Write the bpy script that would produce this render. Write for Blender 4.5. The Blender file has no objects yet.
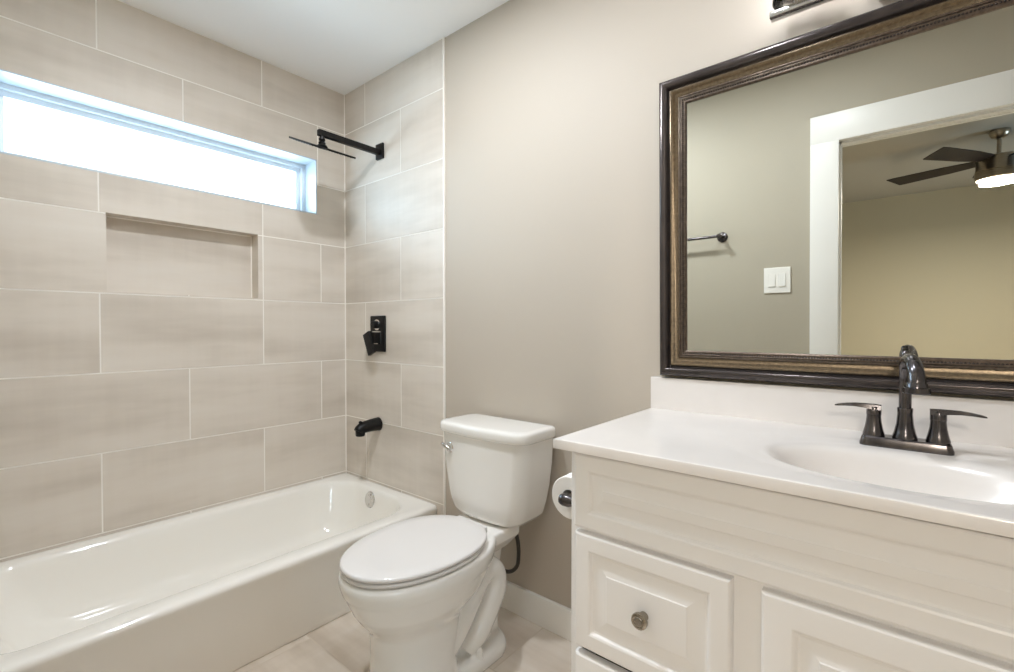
import bpy, bmesh, math, random
from mathutils import Vector, Matrix
random.seed(4)
PI = math.pi
S = bpy.context.scene
COL = S.collection

# ------------------------------------------------------------------ camera, sky, lights, exposure
CAM_LOC = Vector((2.34985, -1.42226, 1.10988)); YAW = 0.6963; PITCH = -0.0144; FOC = 471.31
fwd = Vector((-math.sin(YAW)*math.cos(PITCH), math.cos(YAW)*math.cos(PITCH), math.sin(PITCH)))
rgt = fwd.cross(Vector((0, 0, 1))).normalized(); upv = rgt.cross(fwd)
cam_d = bpy.data.cameras.new('camera'); cam = bpy.data.objects.new('camera', cam_d); COL.objects.link(cam)
m = Matrix((rgt, upv, -fwd)).transposed().to_4x4(); m.translation = CAM_LOC
cam.matrix_world = m
cam_d.sensor_fit = 'HORIZONTAL'; cam_d.sensor_width = 36.0; cam_d.lens = FOC/1014*36.0
cam_d.shift_x = -0.0002; cam_d.shift_y = -0.0008
cam_d.clip_start = 0.02
S.camera = cam

W = bpy.data.worlds.new('sky'); S.world = W; W.use_nodes = True
bg = W.node_tree.nodes['Background']; bg.inputs[0].default_value = (0.62, 0.84, 1.0, 1); bg.inputs[1].default_value = 15.0

S.view_settings.view_transform = 'Standard'; S.view_settings.look = 'None'
S.view_settings.exposure = 0.34; S.view_settings.gamma = 1.0; S.view_settings.use_curve_mapping = False
S.cycles.use_denoising = True
S.cycles.max_bounces = 14; S.cycles.diffuse_bounces = 8; S.cycles.glossy_bounces = 6
S.cycles.transparent_max_bounces = 16; S.cycles.caustics_reflective = False; S.cycles.caustics_refractive = False
S.cycles.sample_clamp_indirect = 6.0

BULB_GLOW = 28.0      # emission of each bulb of the vanity light
CAN_A = 14.6; CAN_FILL = 6.2       # unseen recessed ceiling lights; the second is added as fill
FAN_POWER = 57.0       # lamp of the bedroom fan
CAN_COL = (0.88, 0.935, 1.0); FAN_COL = (1.0, 0.91, 0.79)

def lamp(name, typ, loc, power, col, **k):
    d = bpy.data.lights.new(name, typ); d.energy = power; d.color = col
    for a, v in k.items(): setattr(d, a, v)
    o = bpy.data.objects.new(name, d); o.location = loc; COL.objects.link(o)
    return o
portal = lamp('window_portal', 'AREA', (-0.17, -0.742, 1.85), 1.0, (1, 1, 1), shape='RECTANGLE', size=1.05, size_y=0.21)
portal.rotation_euler = (PI/2, 0, -PI/2)      # emits toward +x
portal.data.cycles.is_portal = True
portal2 = lamp('fill_window_portal', 'AREA', (5.24, -3.55, 1.475), 1.0, (1, 1, 1), shape='RECTANGLE', size=1.0, size_y=0.9)  # portal of the added bedroom window, which serves as fill light
portal2.rotation_euler = (PI/2, 0, PI/2)      # emits toward -x
portal2.data.cycles.is_portal = True

# ------------------------------------------------------------------ materials
def lin(c):
    return tuple(((x/255)/12.92 if x/255 <= 0.04045 else (((x/255)+0.055)/1.055)**2.4) for x in c) + (1,)
class Mat:
    def __init__(s, name, col=(200, 200, 200), rough=0.5, metal=0.0, **k):
        s.m = bpy.data.materials.new(name); s.m.use_nodes = True
        s.t = s.m.node_tree; s.b = s.t.nodes['Principled BSDF']
        s.b.inputs['Base Color'].default_value = lin(col)
        s.b.inputs['Roughness'].default_value = rough; s.b.inputs['Metallic'].default_value = metal
        for a, v in k.items(): s.b.inputs[a.replace('_', ' ')].default_value = v
    def n(s, typ, **k):
        nd = s.t.nodes.new(typ)
        for a, v in k.items(): setattr(nd, a, v)
        return nd
    def l(s, a, b): s.t.links.new(a, b)
    def noise(s, scale, detail=3, vec=None, rough=0.55):
        nz = s.n('ShaderNodeTexNoise'); nz.inputs['Scale'].default_value = scale
        nz.inputs['Detail'].default_value = detail; nz.inputs['Roughness'].default_value = rough
        if vec is None:
            tc = s.n('ShaderNodeTexCoord'); vec = tc.outputs['Object']
        s.l(vec, nz.inputs['Vector']); return nz.outputs['Fac']
    def scaled(s, sc):
        tc = s.n('ShaderNodeTexCoord'); mp = s.n('ShaderNodeMapping'); mp.inputs['Scale'].default_value = sc
        s.l(tc.outputs['Object'], mp.inputs['Vector']); return mp.outputs['Vector']
    def ramp(s, fac, stops):
        r = s.n('ShaderNodeValToRGB'); e = r.color_ramp.elements
        while len(e) < len(stops): e.new(0.5)
        for el, (p, c) in zip(e, stops): el.position = p; el.color = lin(c)
        s.l(fac, r.inputs[0]); return r.outputs[0]
    def bump(s, h, strength=0.1, dist=0.002):
        b = s.n('ShaderNodeBump'); b.inputs['Strength'].default_value = strength; b.inputs['Distance'].default_value = dist
        s.l(h, b.inputs['Height']); s.l(b.outputs[0], s.b.inputs['Normal'])
M = {}
def mk(key, *a, **k):
    M[key] = Mat(key, *a, **k); return M[key]

x = mk('greige_paint', (188, 178, 165), 0.6); x.bump(x.noise(260, 2), 0.12, 0.002)
x = mk('greige_paint_dimmed', (179, 171, 154), 0.6); x.bump(x.noise(260, 2), 0.12, 0.002)  # same greige paint, darkened so the front wall looks less lit
x = mk('bedroom_paint', (194, 185, 162), 0.7); x.bump(x.noise(220, 2), 0.1, 0.002)
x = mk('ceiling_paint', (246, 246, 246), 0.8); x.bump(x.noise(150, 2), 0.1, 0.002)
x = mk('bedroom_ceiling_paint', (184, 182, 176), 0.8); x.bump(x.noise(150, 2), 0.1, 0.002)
x = mk('trim_white', (240, 238, 233), 0.35); x.bump(x.noise(60, 2), 0.03, 0.001)
x = mk('reveal_daylight_tint', (198, 206, 213), 0.4); x.bump(x.noise(60, 2), 0.02, 0.001)  # white reveal, darkened and tinted to stand for bluish daylight
x = mk('window_white', (232, 236, 240), 0.3); x.bump(x.noise(60, 2), 0.02, 0.001)
mk('grout', (250, 246, 239), 0.8).bump(M['grout'].noise(400, 2), 0.2, 0.001)
def tile_mat(key, c0, c1, c2, rough=0.48):
    t = mk(key, c1, rough)
    at = t.n('ShaderNodeAttribute', attribute_name='tile_seed')
    uv = t.n('ShaderNodeUVMap', uv_map='tile')
    add = t.n('ShaderNodeVectorMath', operation='ADD'); t.l(uv.outputs[0], add.inputs[0]); t.l(at.outputs['Vector'], add.inputs[1])
    mp = t.n('ShaderNodeMapping'); mp.inputs['Scale'].default_value = (1.1, 6, 1); t.l(add.outputs[0], mp.inputs['Vector'])
    n1 = t.noise(1.0, 4, mp.outputs[0], 0.55)
    mp2 = t.n('ShaderNodeMapping'); mp2.inputs['Scale'].default_value = (26, 1.5, 1); t.l(add.outputs[0], mp2.inputs['Vector'])
    n2 = t.noise(1.0, 2, mp2.outputs[0], 0.5)
    mx = t.n('ShaderNodeMath', operation='MULTIPLY_ADD'); t.l(n2, mx.inputs[0]); mx.inputs[1].default_value = 0.12; t.l(n1, mx.inputs[2])
    t.l(t.ramp(mx.outputs[0], [(0.36, c0), (0.58, c1), (0.84, c2)]), t.b.inputs['Base Color'])
    t.bump(n2, 0.05, 0.001)
    return t
tile_mat('wall_tile', (195, 185, 173), (215, 206, 195), (224, 217, 208))
tile_mat('floor_tile', (184, 169, 152), (210, 198, 184), (230, 223, 213), 0.3)
mk('floor_grout', (206, 194, 178), 0.8).bump(M['floor_grout'].noise(300, 2), 0.2, 0.001)
x = mk('porcelain', (238, 235, 230), 0.08, Coat_Weight=0.4); x.bump(x.noise(9, 1), 0.01, 0.001)
x = mk('seat_plastic', (223, 219, 216), 0.16); x.bump(x.noise(9, 1), 0.01, 0.001)
x = mk('tub_enamel', (242, 239, 233), 0.1, Coat_Weight=0.4); x.bump(x.noise(5, 1), 0.02, 0.002)
x = mk('cabinet_paint', (232, 231, 231), 0.3)
x.l(x.ramp(x.noise(3, 2), [(0.3, (231, 230, 230)), (0.7, (234, 233, 233))]), x.b.inputs['Base Color'])
x = mk('cultured_marble', (236, 231, 224), 0.24, Coat_Weight=0.1)
x.l(x.ramp(x.noise(7, 4), [(0.3, (222, 217, 213)), (0.7, (228, 223, 219))]), x.b.inputs['Base Color'])
def metal(key, c0, c1, rough, scale=40, met=1.0, sc=None):
    t = mk(key, c0, rough, met)
    t.l(t.ramp(t.noise(scale, 3, t.scaled(sc) if sc else None), [(0.35, c0), (0.7, c1)]), t.b.inputs['Base Color'])
    return t
metal('matte_black', (26, 25, 25), (36, 34, 33), 0.42, 60, 0.6)
metal('oil_rubbed_bronze', (84, 82, 85), (112, 107, 106), 0.22, 30)
metal('chrome', (205, 203, 200), (222, 220, 218), 0.09, 20)
metal('satin_nickel', (150, 142, 130), (176, 168, 156), 0.25, 60)
metal('brushed_nickel', (150, 142, 130), (184, 176, 164), 0.28, 8, 1.0, (1, 1, 90))
metal('frame_dark', (70, 64, 63), (84, 77, 75), 0.2, 12, 0.6)
t = mk('frame_bronze', (110, 88, 62), 0.26, 0.8)
t.l(t.ramp(t.noise(150, 5), [(0.3, (92, 80, 66)), (0.5, (108, 95, 78)), (0.72, (126, 112, 93))]), t.b.inputs['Base Color'])
metal('frame_lip', (84, 74, 66), (112, 98, 86), 0.3, 120, 0.75)
mk('mirror_silver', (238, 240, 236), 0.0, 1.0)
M['mirror_silver'].l(M['mirror_silver'].ramp(M['mirror_silver'].noise(1.0, 1), [(0.0, (236, 238, 233)), (1.0, (238, 240, 236))]), M['mirror_silver'].b.inputs['Base Color'])
x = mk('tissue_paper', (243, 240, 236), 0.9); x.bump(x.noise(180, 3), 0.25, 0.002)
mk('dark_gap', (40, 36, 33), 0.8).bump(M['dark_gap'].noise(50, 2), 0.1, 0.001)
x = mk('braided_hose', (70, 66, 62), 0.4, 0.6); x.bump(x.noise(500, 2), 0.4, 0.002)
x = mk('switch_plastic', (242, 240, 234), 0.3); x.bump(x.noise(40, 2), 0.02, 0.001)
t = mk('fan_blade_wood', (44, 32, 28), 0.6)
t.l(t.ramp(t.noise(6, 4, t.scaled((2, 22, 22))), [(0.3, (26, 19, 17)), (0.7, (42, 32, 28))]), t.b.inputs['Base Color'])
x = mk('carpet', (176, 164, 146), 0.95); x.bump(x.noise(350, 3), 0.6, 0.004)
def emit(key, col, strength):
    t = mk(key, col, 0.4); t.b.inputs['Emission Color'].default_value = lin(col); t.b.inputs['Emission Strength'].default_value = strength
    return t
emit('bulb_glow', (248, 248, 250), BULB_GLOW); emit('fan_lamp_glow', (255, 240, 214), 7.0); emit('can_lens_glow', (250, 250, 255), 8.0)
def thin_glass(key, tint, f=1.0):
    t = mk(key, tint, 0.0); nt = t.t
    tr = t.n('ShaderNodeBsdfTransparent'); tr.inputs[0].default_value = lin(tint)
    gl = t.n('ShaderNodeBsdfGlossy'); gl.inputs['Roughness'].default_value = 0.02
    fr = t.n('ShaderNodeFresnel'); fr.inputs[0].default_value = 1.45
    mu = t.n('ShaderNodeMath', operation='MULTIPLY'); mu.inputs[1].default_value = f; t.l(fr.outputs[0], mu.inputs[0])
    mx = t.n('ShaderNodeMixShader'); t.l(mu.outputs[0], mx.inputs[0]); t.l(tr.outputs[0], mx.inputs[1]); t.l(gl.outputs[0], mx.inputs[2])
    t.l(mx.outputs[0], nt.nodes['Material Output'].inputs[0]); return t
thin_glass('clear_shade_glass', (246, 246, 246)); thin_glass('window_glass', (250, 252, 253), 0.6)

# ------------------------------------------------------------------ mesh helpers (all given in room coordinates)
def wloc(o):
    v = Vector((0, 0, 0))
    while o is not None: v = v + o.location; o = o.parent
    return v
def obj(name, bm, mat, parent=None, smooth=0.6, origin=None):
    """links one bmesh (room coordinates) as one object; smooth = auto-smooth angle in radians, None = flat"""
    base = wloc(parent) if parent else Vector(origin or (0, 0, 0))
    bmesh.ops.recalc_face_normals(bm, faces=bm.faces[:]) if not getattr(bm, 'keep', False) else None
    if base.length: bmesh.ops.translate(bm, verts=bm.verts, vec=-base)
    if smooth is not None:
        for f in bm.faces: f.smooth = True
        for e in bm.edges:
            if len(e.link_faces) == 2 and e.calc_face_angle(0) > smooth: e.smooth = False
    me = bpy.data.meshes.new(name); bm.to_mesh(me); bm.free()
    for mm in (mat if isinstance(mat, (list, tuple)) else [mat]): me.materials.append(M[mm].m)
    o = bpy.data.objects.new(name, me); COL.objects.link(o)
    if parent: o.parent = parent
    else: o.location = base
    return o
def thing(name, label, cat, loc, group=None):
    o = bpy.data.objects.new(name, None); COL.objects.link(o); o.empty_display_size = 0.05
    o.location = loc; o['label'] = label; o['category'] = cat
    if group: o['group'] = group
    return o
def tag(o, label, cat, group=None):
    o['label'] = label; o['category'] = cat
    if group: o['group'] = group
    return o
def struct(name, bm, mat, parent=None, smooth=0.6):
    o = obj(name, bm, mat, parent, smooth)
    if parent is None: o['kind'] = 'structure'
    return o
def add_box(bm, lo, hi, bev=0.0, seg=2, mi=0):
    lo = Vector(lo); hi = Vector(hi); c = (lo+hi)/2; s = hi-lo
    g = bmesh.ops.create_cube(bm, size=1.0); vs = g['verts']
    bmesh.ops.scale(bm, vec=s, verts=vs); bmesh.ops.translate(bm, vec=c, verts=vs)
    fs = {f for v in vs for f in v.link_faces}
    for f in fs: f.material_index = mi
    if bev:
        es = list({e for v in vs for e in v.link_edges})
        bmesh.ops.bevel(bm, geom=es, offset=bev, segments=seg, profile=0.7, affect='EDGES')
    return bm
def box(lo, hi, bev=0.0, seg=2):
    return add_box(bmesh.new(), lo, hi, bev, seg)
def bridge(bm, a, b, closed=True):
    n = len(a); fs = []
    for i in range(n if closed else n-1):
        j = (i+1) % n
        try: fs.append(bm.faces.new((a[i], a[j], b[j], b[i])))
        except ValueError: pass
    return fs
def loft(bm, loops, cap0=True, cap1=True):
    rows = [[bm.verts.new(p) for p in lp] for lp in loops]
    for a, b in zip(rows, rows[1:]): bridge(bm, a, b)
    if cap0: bm.faces.new(rows[0][::-1])
    if cap1: bm.faces.new(rows[-1])
    return rows
def frame_of(d):
    d = d.normalized(); a = Vector((0, 0, 1)) if abs(d.z) < 0.9 else Vector((1, 0, 0))
    u = d.cross(a).normalized(); return u, d.cross(u).normalized()
def add_lathe(bm, base, axis, prof, n=32):
    """prof: list of (distance along axis, radius); radius 0 ends are closed to a point"""
    axis = Vector(axis).normalized(); base = Vector(base); u, v = frame_of(axis)
    rows = []
    for h, r in prof:
        if r <= 1e-6: rows.append([bm.verts.new(base+axis*h)])
        else: rows.append([bm.verts.new(base+axis*h+(u*math.cos(2*PI*i/n)+v*math.sin(2*PI*i/n))*r) for i in range(n)])
    for a, b in zip(rows, rows[1:]):
        if len(a) == 1 and len(b) == 1: continue
        if len(a) == 1:
            for i in range(n): bm.faces.new((a[0], b[i], b[(i+1) % n]))
        elif len(b) == 1:
            for i in range(n): bm.faces.new((a[i], a[(i+1) % n], b[0]))
        else: bridge(bm, a, b)
    if len(rows[0]) > 1: bm.faces.new(rows[0][::-1])
    if len(rows[-1]) > 1: bm.faces.new(rows[-1])
    return bm
def lathe(base, axis, prof, n=32): return add_lathe(bmesh.new(), base, axis, prof, n)
def smooth_path(pts, k=6):
    P = [Vector(p) for p in pts]; out = []
    for i in range(len(P)-1):
        p0 = P[max(i-1, 0)]; p1 = P[i]; p2 = P[i+1]; p3 = P[min(i+2, len(P)-1)]
        for j in range(k):
            t = j/k
            out.append(0.5*((2*p1)+(p2-p0)*t+(2*p0-5*p1+4*p2-p3)*t*t+(3*p1-p0-3*p2+p3)*t**3))
    out.append(P[-1]); return out
def add_tube(bm, pts, rad, n=16, sx=1.0):
    """round tube along pts; rad a number or a list (one per point); sx flattens the section across"""
    pts = [Vector(p) for p in pts]; R = rad if isinstance(rad, (list, tuple)) else [rad]*len(pts)
    T = [(pts[min(i+1, len(pts)-1)]-pts[max(i-1, 0)]).normalized() for i in range(len(pts))]
    u, v = frame_of(T[0]); rows = []
    for i, p in enumerate(pts):
        if i:
            q = T[i-1].rotation_difference(T[i]); u = q @ u; v = q @ v
        rows.append([bm.verts.new(p+(u*math.cos(2*PI*k/n)*sx+v*math.sin(2*PI*k/n))*R[i]) for k in range(n)])
    for a, b in zip(rows, rows[1:]): bridge(bm, a, b)
    bm.faces.new(rows[0][::-1]); bm.faces.new(rows[-1])
    return bm
def tube(pts, rad, n=16, sx=1.0): return add_tube(bmesh.new(), pts, rad, n, sx)
def rrect(x0, x1, y0, y1, r, k=8, m=4):
    """rounded rectangle, counter-clockwise (x,y); always 4*(k+1)+4*(m-1) points; r number or 4 radii (x1y1, x0y1, x0y0, x1y0)"""
    R = r if isinstance(r, (list, tuple)) else [r]*4; out = []
    cs = [(x1-R[0], y1-R[0], 0), (x0+R[1], y1-R[1], PI/2), (x0+R[2], y0+R[2], PI), (x1-R[3], y0+R[3], 1.5*PI)]
    arcs = [[(cx+R[i]*math.cos(a0+PI/2*j/k), cy+R[i]*math.sin(a0+PI/2*j/k)) for j in range(k+1)] for i, (cx, cy, a0) in enumerate(cs)]
    for i in range(4):
        out += arcs[i]; a = arcs[i][-1]; b = arcs[(i+1) % 4][0]
        out += [(a[0]+(b[0]-a[0])*j/m, a[1]+(b[1]-a[1])*j/m) for j in range(1, m)]
    return out
def at_z(pts, z): return [(p[0], p[1], z) for p in pts]
def egg(cx, yc, a, bf, bb, nf=2.1, nb=2.1, n=64):
    """oval with its front half (toward -y) of length bf and back half of length bb"""
    out = []
    for i in range(n):
        t = 2*PI*i/n; c, s = math.cos(t), math.sin(t); e = 2/(nf if s < 0 else nb); b = bf if s < 0 else bb
        out.append((cx+a*math.copysign(abs(c)**(2/2.1), c), yc+b*math.copysign(abs(s)**e, s)))
    return out
def rect_minus(r, h):
    """r minus hole h; rects are (u0,u1,v0,v1)"""
    u0, u1, v0, v1 = r; a0, a1, b0, b1 = max(u0, h[0]), min(u1, h[1]), max(v0, h[2]), min(v1, h[3])
    if a0 >= a1 or b0 >= b1: return [r]
    o = []
    if u0 < a0: o.append((u0, a0, v0, v1))
    if a1 < u1: o.append((a1, u1, v0, v1))
    if v0 < b0: o.append((a0, a1, v0, b0))
    if b1 < v1: o.append((a0, a1, b1, v1))
    return o
def tile_panel(bm, tiles, holes, P, nrm, depth=0.0012, gap=0.0015):
    """tiles: list of (u0,u1,v0,v1). P(u,v) gives a 3-D point of the wall face. Tiles are material 0, grout material 1."""
    uvl = bm.loops.layers.uv.get('tile') or bm.loops.layers.uv.new('tile')
    sd = bm.faces.layers.float_vector.get('tile_seed') or bm.faces.layers.float_vector.new('tile_seed')
    nrm = Vector(nrm)
    for (u0, u1, v0, v1) in tiles:
        seed = Vector((random.uniform(0, 50), random.uniform(0, 50), random.uniform(0, 50)))
        ps = [(u0+gap, u1-gap, v0+gap, v1-gap)]; gs = [(u0, u1, v0, v1)]
        for h in holes:
            ps = [q for r in ps for q in rect_minus(r, h)]; gs = [q for r in gs for q in rect_minus(r, h)]
        for lst, mi, off in ((ps, 0, 0.0), (gs, 1, -depth)):
            for (a0, a1, b0, b1) in lst:
                vs = [bm.verts.new(Vector(P(u, v))+nrm*off) for u, v in ((a0, b0), (a1, b0), (a1, b1), (a0, b1))]
                f = bm.faces.new(vs); f.material_index = mi; f[sd] = seed
                for lp, (u, v) in zip(f.loops, ((a0, b0), (a1, b0), (a1, b1), (a0, b1))): lp[uvl].uv = (u, v)
                if f.normal.dot(nrm) < 0 or (f.normal_update() or f.normal.dot(nrm) < 0): f.normal_flip()
    bm.keep = True
def quad(bm, pts, mi=0):
    f = bm.faces.new([bm.verts.new(p) for p in pts]); f.material_index = mi; return f
class BM:            # a bmesh carrying the «keep» flag (normals are already right)
    pass

# ------------------------------------------------------------------ the room
CEIL = 2.3876; X1 = 0.7925; XR = 3.02; YF = -1.44; WALL_T = 0.12
ROWS = [2.168-0.3075*k for k in range(8)]           # grout lines, top to bottom
A0, B0, TP = -0.142, -0.436, 0.602
WIN = (-1.32, -0.162, 1.7035, 1.9906); NICHE = (-1.0165, -0.4585, 1.2535, 1.556); ND = 0.074
def courses(u_lo, u_hi, startA, startB, sign, zlo, first='B'):
    """running-bond tiles between u_lo and u_hi from the ceiling down to zlo"""
    out = []; zs = [CEIL]+[z for z in ROWS if z > zlo]+[zlo]; which = first
    for zt, zb in zip(zs, zs[1:]):
        st = (startA if which == 'A' else startB)-(0.015 if sign < 0 and len(out) and abs(zt-ROWS[0]) < 1e-4 else 0)
        js = sorted({u_lo, u_hi} | {st+sign*TP*k for k in range(4) if u_lo+0.01 < st+sign*TP*k < u_hi-0.01})
        for a, b in zip(js, js[1:]): out.append([a, b, zb, zt])
        which = 'B' if which == 'A' else 'A'
    return out
class TileMesh:
    pass
def panel_obj(name, tiles, holes, P, nrm, extra=None, parent=None, mats=('wall_tile', 'grout')):
    bm = bmesh.new(); fl = {}
    sdl = None
    uvl = bm.loops.layers.uv.new('tile'); sd = bm.faces.layers.float_vector.new('tile_seed'); nrm = Vector(nrm); g = 0.0024
    for (u0, u1, v0, v1) in tiles:
        seed = Vector((random.uniform(0, 50), random.uniform(0, 50), random.uniform(0, 50)))
        ps = [(u0+g, u1-g, v0+g, v1-g)]; gs = [(u0, u1, v0, v1)]
        for h in holes:
            ps = [q for r in ps for q in rect_minus(r, h)]; gs = [q for r in gs for q in rect_minus(r, h)]
        for lst, mi, off in ((ps, 0, 0.0), (gs, 1, -0.0012)):
            for (a0, a1, b0, b1) in lst:
                uv = ((a0, b0), (a1, b0), (a1, b1), (a0, b1))
                f = bm.faces.new([bm.verts.new(Vector(P(u, v))+nrm*off) for u, v in uv]); f.material_index = mi; f[sd] = seed
                for lp, q in zip(f.loops, uv): lp[uvl].uv = q
                f.normal_update()
                if f.normal.dot(nrm) < 0: f.normal_flip()
    if extra: extra(bm, uvl, sd)
    me = bpy.data.meshes.new(name); bm.to_mesh(me); bm.free()
    for k in mats: me.materials.append(M[k].m)
    o = bpy.data.objects.new(name, me); COL.objects.link(o)
    if parent: o.parent = parent
    else: o['kind'] = 'structure'
    return o
def add_face(bm, uvl, sd, pts, nrm, mi=0, uv=None, seed=(3, 7, 1)):
    f = bm.faces.new([bm.verts.new(p) for p in pts]); f.material_index = mi; f[sd] = Vector(seed)
    uv = uv or ((0, 0), (0.6, 0), (0.6, 0.07), (0, 0.07))
    for lp, q in zip(f.loops, uv): lp[uvl].uv = q
    f.normal_update()
    if f.normal.dot(Vector(nrm)) < 0: f.normal_flip()

# left wall: tile with a window opening and a recessed niche
tl = courses(YF, 0.0, A0, B0, -1, 0.27)
tl2 = []
for t_ in tl:            # the course of the niche has a cut tile at its right
    if abs(t_[3]-ROWS[2]) < 1e-4 and t_[0] < B0 < t_[1]: tl2 += [[t_[0], B0, t_[2], t_[3]], [B0, t_[1], t_[2], t_[3]]]
    else: tl2.append(t_)
def niche(bm, uvl, sd):
    y0, y1, z0, z1 = NICHE; d = -ND
    add_face(bm, uvl, sd, [(d, y0, z0), (d, y1, z0), (d, y1, z1), (d, y0, z1)], (1, 0, 0), 0, ((0, 0), (.56, 0), (.56, .3), (0, .3)), (11, 4, 2))
    add_face(bm, uvl, sd, [(0, y0, z1), (0, y1, z1), (d, y1, z1), (d, y0, z1)], (0, 0, -1))
    add_face(bm, uvl, sd, [(0, y0, z0), (0, y1, z0), (d, y1, z0), (d, y0, z0)], (0, 0, 1))
    add_face(bm, uvl, sd, [(0, y1, z0), (d, y1, z0), (d, y1, z1), (0, y1, z1)], (0, -1, 0), 0, ((0, 0), (.07, 0), (.07, .3), (0, .3)))
    add_face(bm, uvl, sd, [(0, y0, z0), (d, y0, z0), (d, y0, z1), (0, y0, z1)], (0, 1, 0), 0, ((0, 0), (.07, 0), (.07, .3), (0, .3)))
    e = 0.004         # pale grout seams where the niche lining meets its back
    for lo, hi in (((d, y0, z1-e), (d+e, y1, z1)), ((d, y1-e, z0), (d+e, y1, z1)), ((d, y0, z0), (d+e, y1, z0+e))):
        add_box(bm, lo, hi, mi=1)
wall_left = panel_obj('wall_left', tl2, [WIN, NICHE], lambda u, v: (0, u, v), (1, 0, 0), niche)
# outer leaf of the left wall so that the sky stays outside
bm = bmesh.new()
for (a0, a1, b0, b1) in rect_minus((YF-0.1, 0.1, -0.05, CEIL+0.05), WIN):
    add_box(bm, (-WALL_T-0.05, a0, b0), (-ND-0.006, a1, b1))
struct('wall_left_outer', bm, 'greige_paint', wall_left, None)
# window reveal, frame, sash, glass
w = bpy.data.objects.new('window_1', None); COL.objects.link(w); w['kind'] = 'structure'; w.location = (-0.1, -0.742, 1.85)
bm = bmesh.new(); y0, y1, z0, z1 = WIN; xi = -0.12; r_ = 0.006
add_box(bm, (xi, y0, z1-r_), (0.001, y1, z1)); add_box(bm, (xi, y0, z0), (0.001, y1, z0+r_))
add_box(bm, (xi, y0, z0), (0.001, y0+r_, z1)); add_box(bm, (xi, y1-r_, z0), (0.001, y1, z1))
obj('window_reveal', bm, 'reveal_daylight_tint', w, None)
def rect_frame(bm, x0, x1, y0, y1, z0, z1, t, bev=0.002):
    add_box(bm, (x0, y0, z1-t), (x1, y1, z1), bev); add_box(bm, (x0, y0, z0), (x1, y1, z0+t), bev)
    add_box(bm, (x0, y0, z0+t), (x1, y0+t, z1-t), bev); add_box(bm, (x0, y1-t, z0+t), (x1, y1, z1-t), bev)
bm = bmesh.new(); rect_frame(bm, -0.165, -0.115, y0, y1, z0, z1, 0.024)
obj('window_frame', bm, 'window_white', w)
bm = bmesh.new(); rect_frame(bm, -0.16, -0.135, y0+0.022, y1-0.022, z0+0.022, z1-0.022, 0.024)
sash = obj('window_sash', bm, 'window_white', w)
obj('window_pane', box((-0.150, y0+0.04, z0+0.04), (-0.147, y1-0.04, z1-0.04)), 'window_glass', sash, None)

# back wall: paint, with the tiled end of the tub alcove
wall_back = struct('wall_back', box((-0.2, 0.006, 0), (XR+0.1, 0.12, CEIL+0.05)), 'greige_paint', None, None)
def edge_trim(bm, uvl, sd):
    add_box(bm, (X1, -0.0015, 0), (X1+0.006, 0.008, CEIL), mi=1)
    add_box(bm, (-0.001, -0.004, 0.27), (0.0035, 0.001, CEIL), mi=1)       # corner grout seam
tb = [[a, b, c, d] for a, b, c, d in courses(0.0, X1, 0.490, 0.193, 1, 0.0)]
panel_obj('tile_panel', tb, [], lambda u, v: (u, 0, v), (0, -1, 0), edge_trim, wall_back)
# front wall with the doorway (seen in the mirror) and the bedroom beyond
DX0, DX1, DZ = 2.105, 2.88, 1.972
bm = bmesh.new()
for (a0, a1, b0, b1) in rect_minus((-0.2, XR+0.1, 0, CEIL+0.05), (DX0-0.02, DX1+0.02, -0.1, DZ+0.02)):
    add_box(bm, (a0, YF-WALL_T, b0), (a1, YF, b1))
wall_front = struct('wall_front', bm, 'greige_paint_dimmed', None, None)
struct('wall_right', box((XR, YF-0.02, 0), (XR+0.1, 0.1, CEIL+0.05)), 'greige_paint', None, None)
# ceiling with the hole of the recessed lamp, floor
LX, LY = 1.16, -0.76
struct('ceiling', box((-0.2, YF-WALL_T/2, CEIL), (XR+0.1, 0.12, CEIL+0.08)), 'ceiling_paint', None, None)
ft = []
fx0 = 0.7365
nrow = 0
yy = 0.006
FROW = 0.302; FL = 0.605
ys = [0.006, -0.289]
while ys[-1] > YF-WALL_T/2: ys.append(ys[-1]-FROW)
for i, (yt, yb) in enumerate(zip(ys, ys[1:])):
    off = 0.0 if i % 2 == 0 else FL/2
    js = sorted({0.60, XR+0.05} | {v for v in [fx0-FL+off+FL*k for k in range(8)] if 0.61 < v < XR+0.04})
    for a, b in zip(js, js[1:]): ft.append([a, b, yb, yt])
floor = panel_obj('floor', ft, [], lambda u, v: (u, v, 0), (0, 0, 1), None, None, ('floor_tile', 'floor_grout'))
struct('subfloor', box((-0.2, YF-WALL_T/2, -0.08), (XR+0.1, 0.12, -0.002)), 'floor_grout', floor, None)
def baseboard(name, lo, hi, nrm):
    bm = box(lo, hi, 0.004, 2); return struct(name, bm, 'trim_white')
baseboard('baseboard_back', (X1+0.007, -0.009, 0), (1.81, 0.0065, 0.108), None)
baseboard('baseboard_front', (0.76, YF, 0), (1.984, YF+0.014, 0.108), None)
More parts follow.
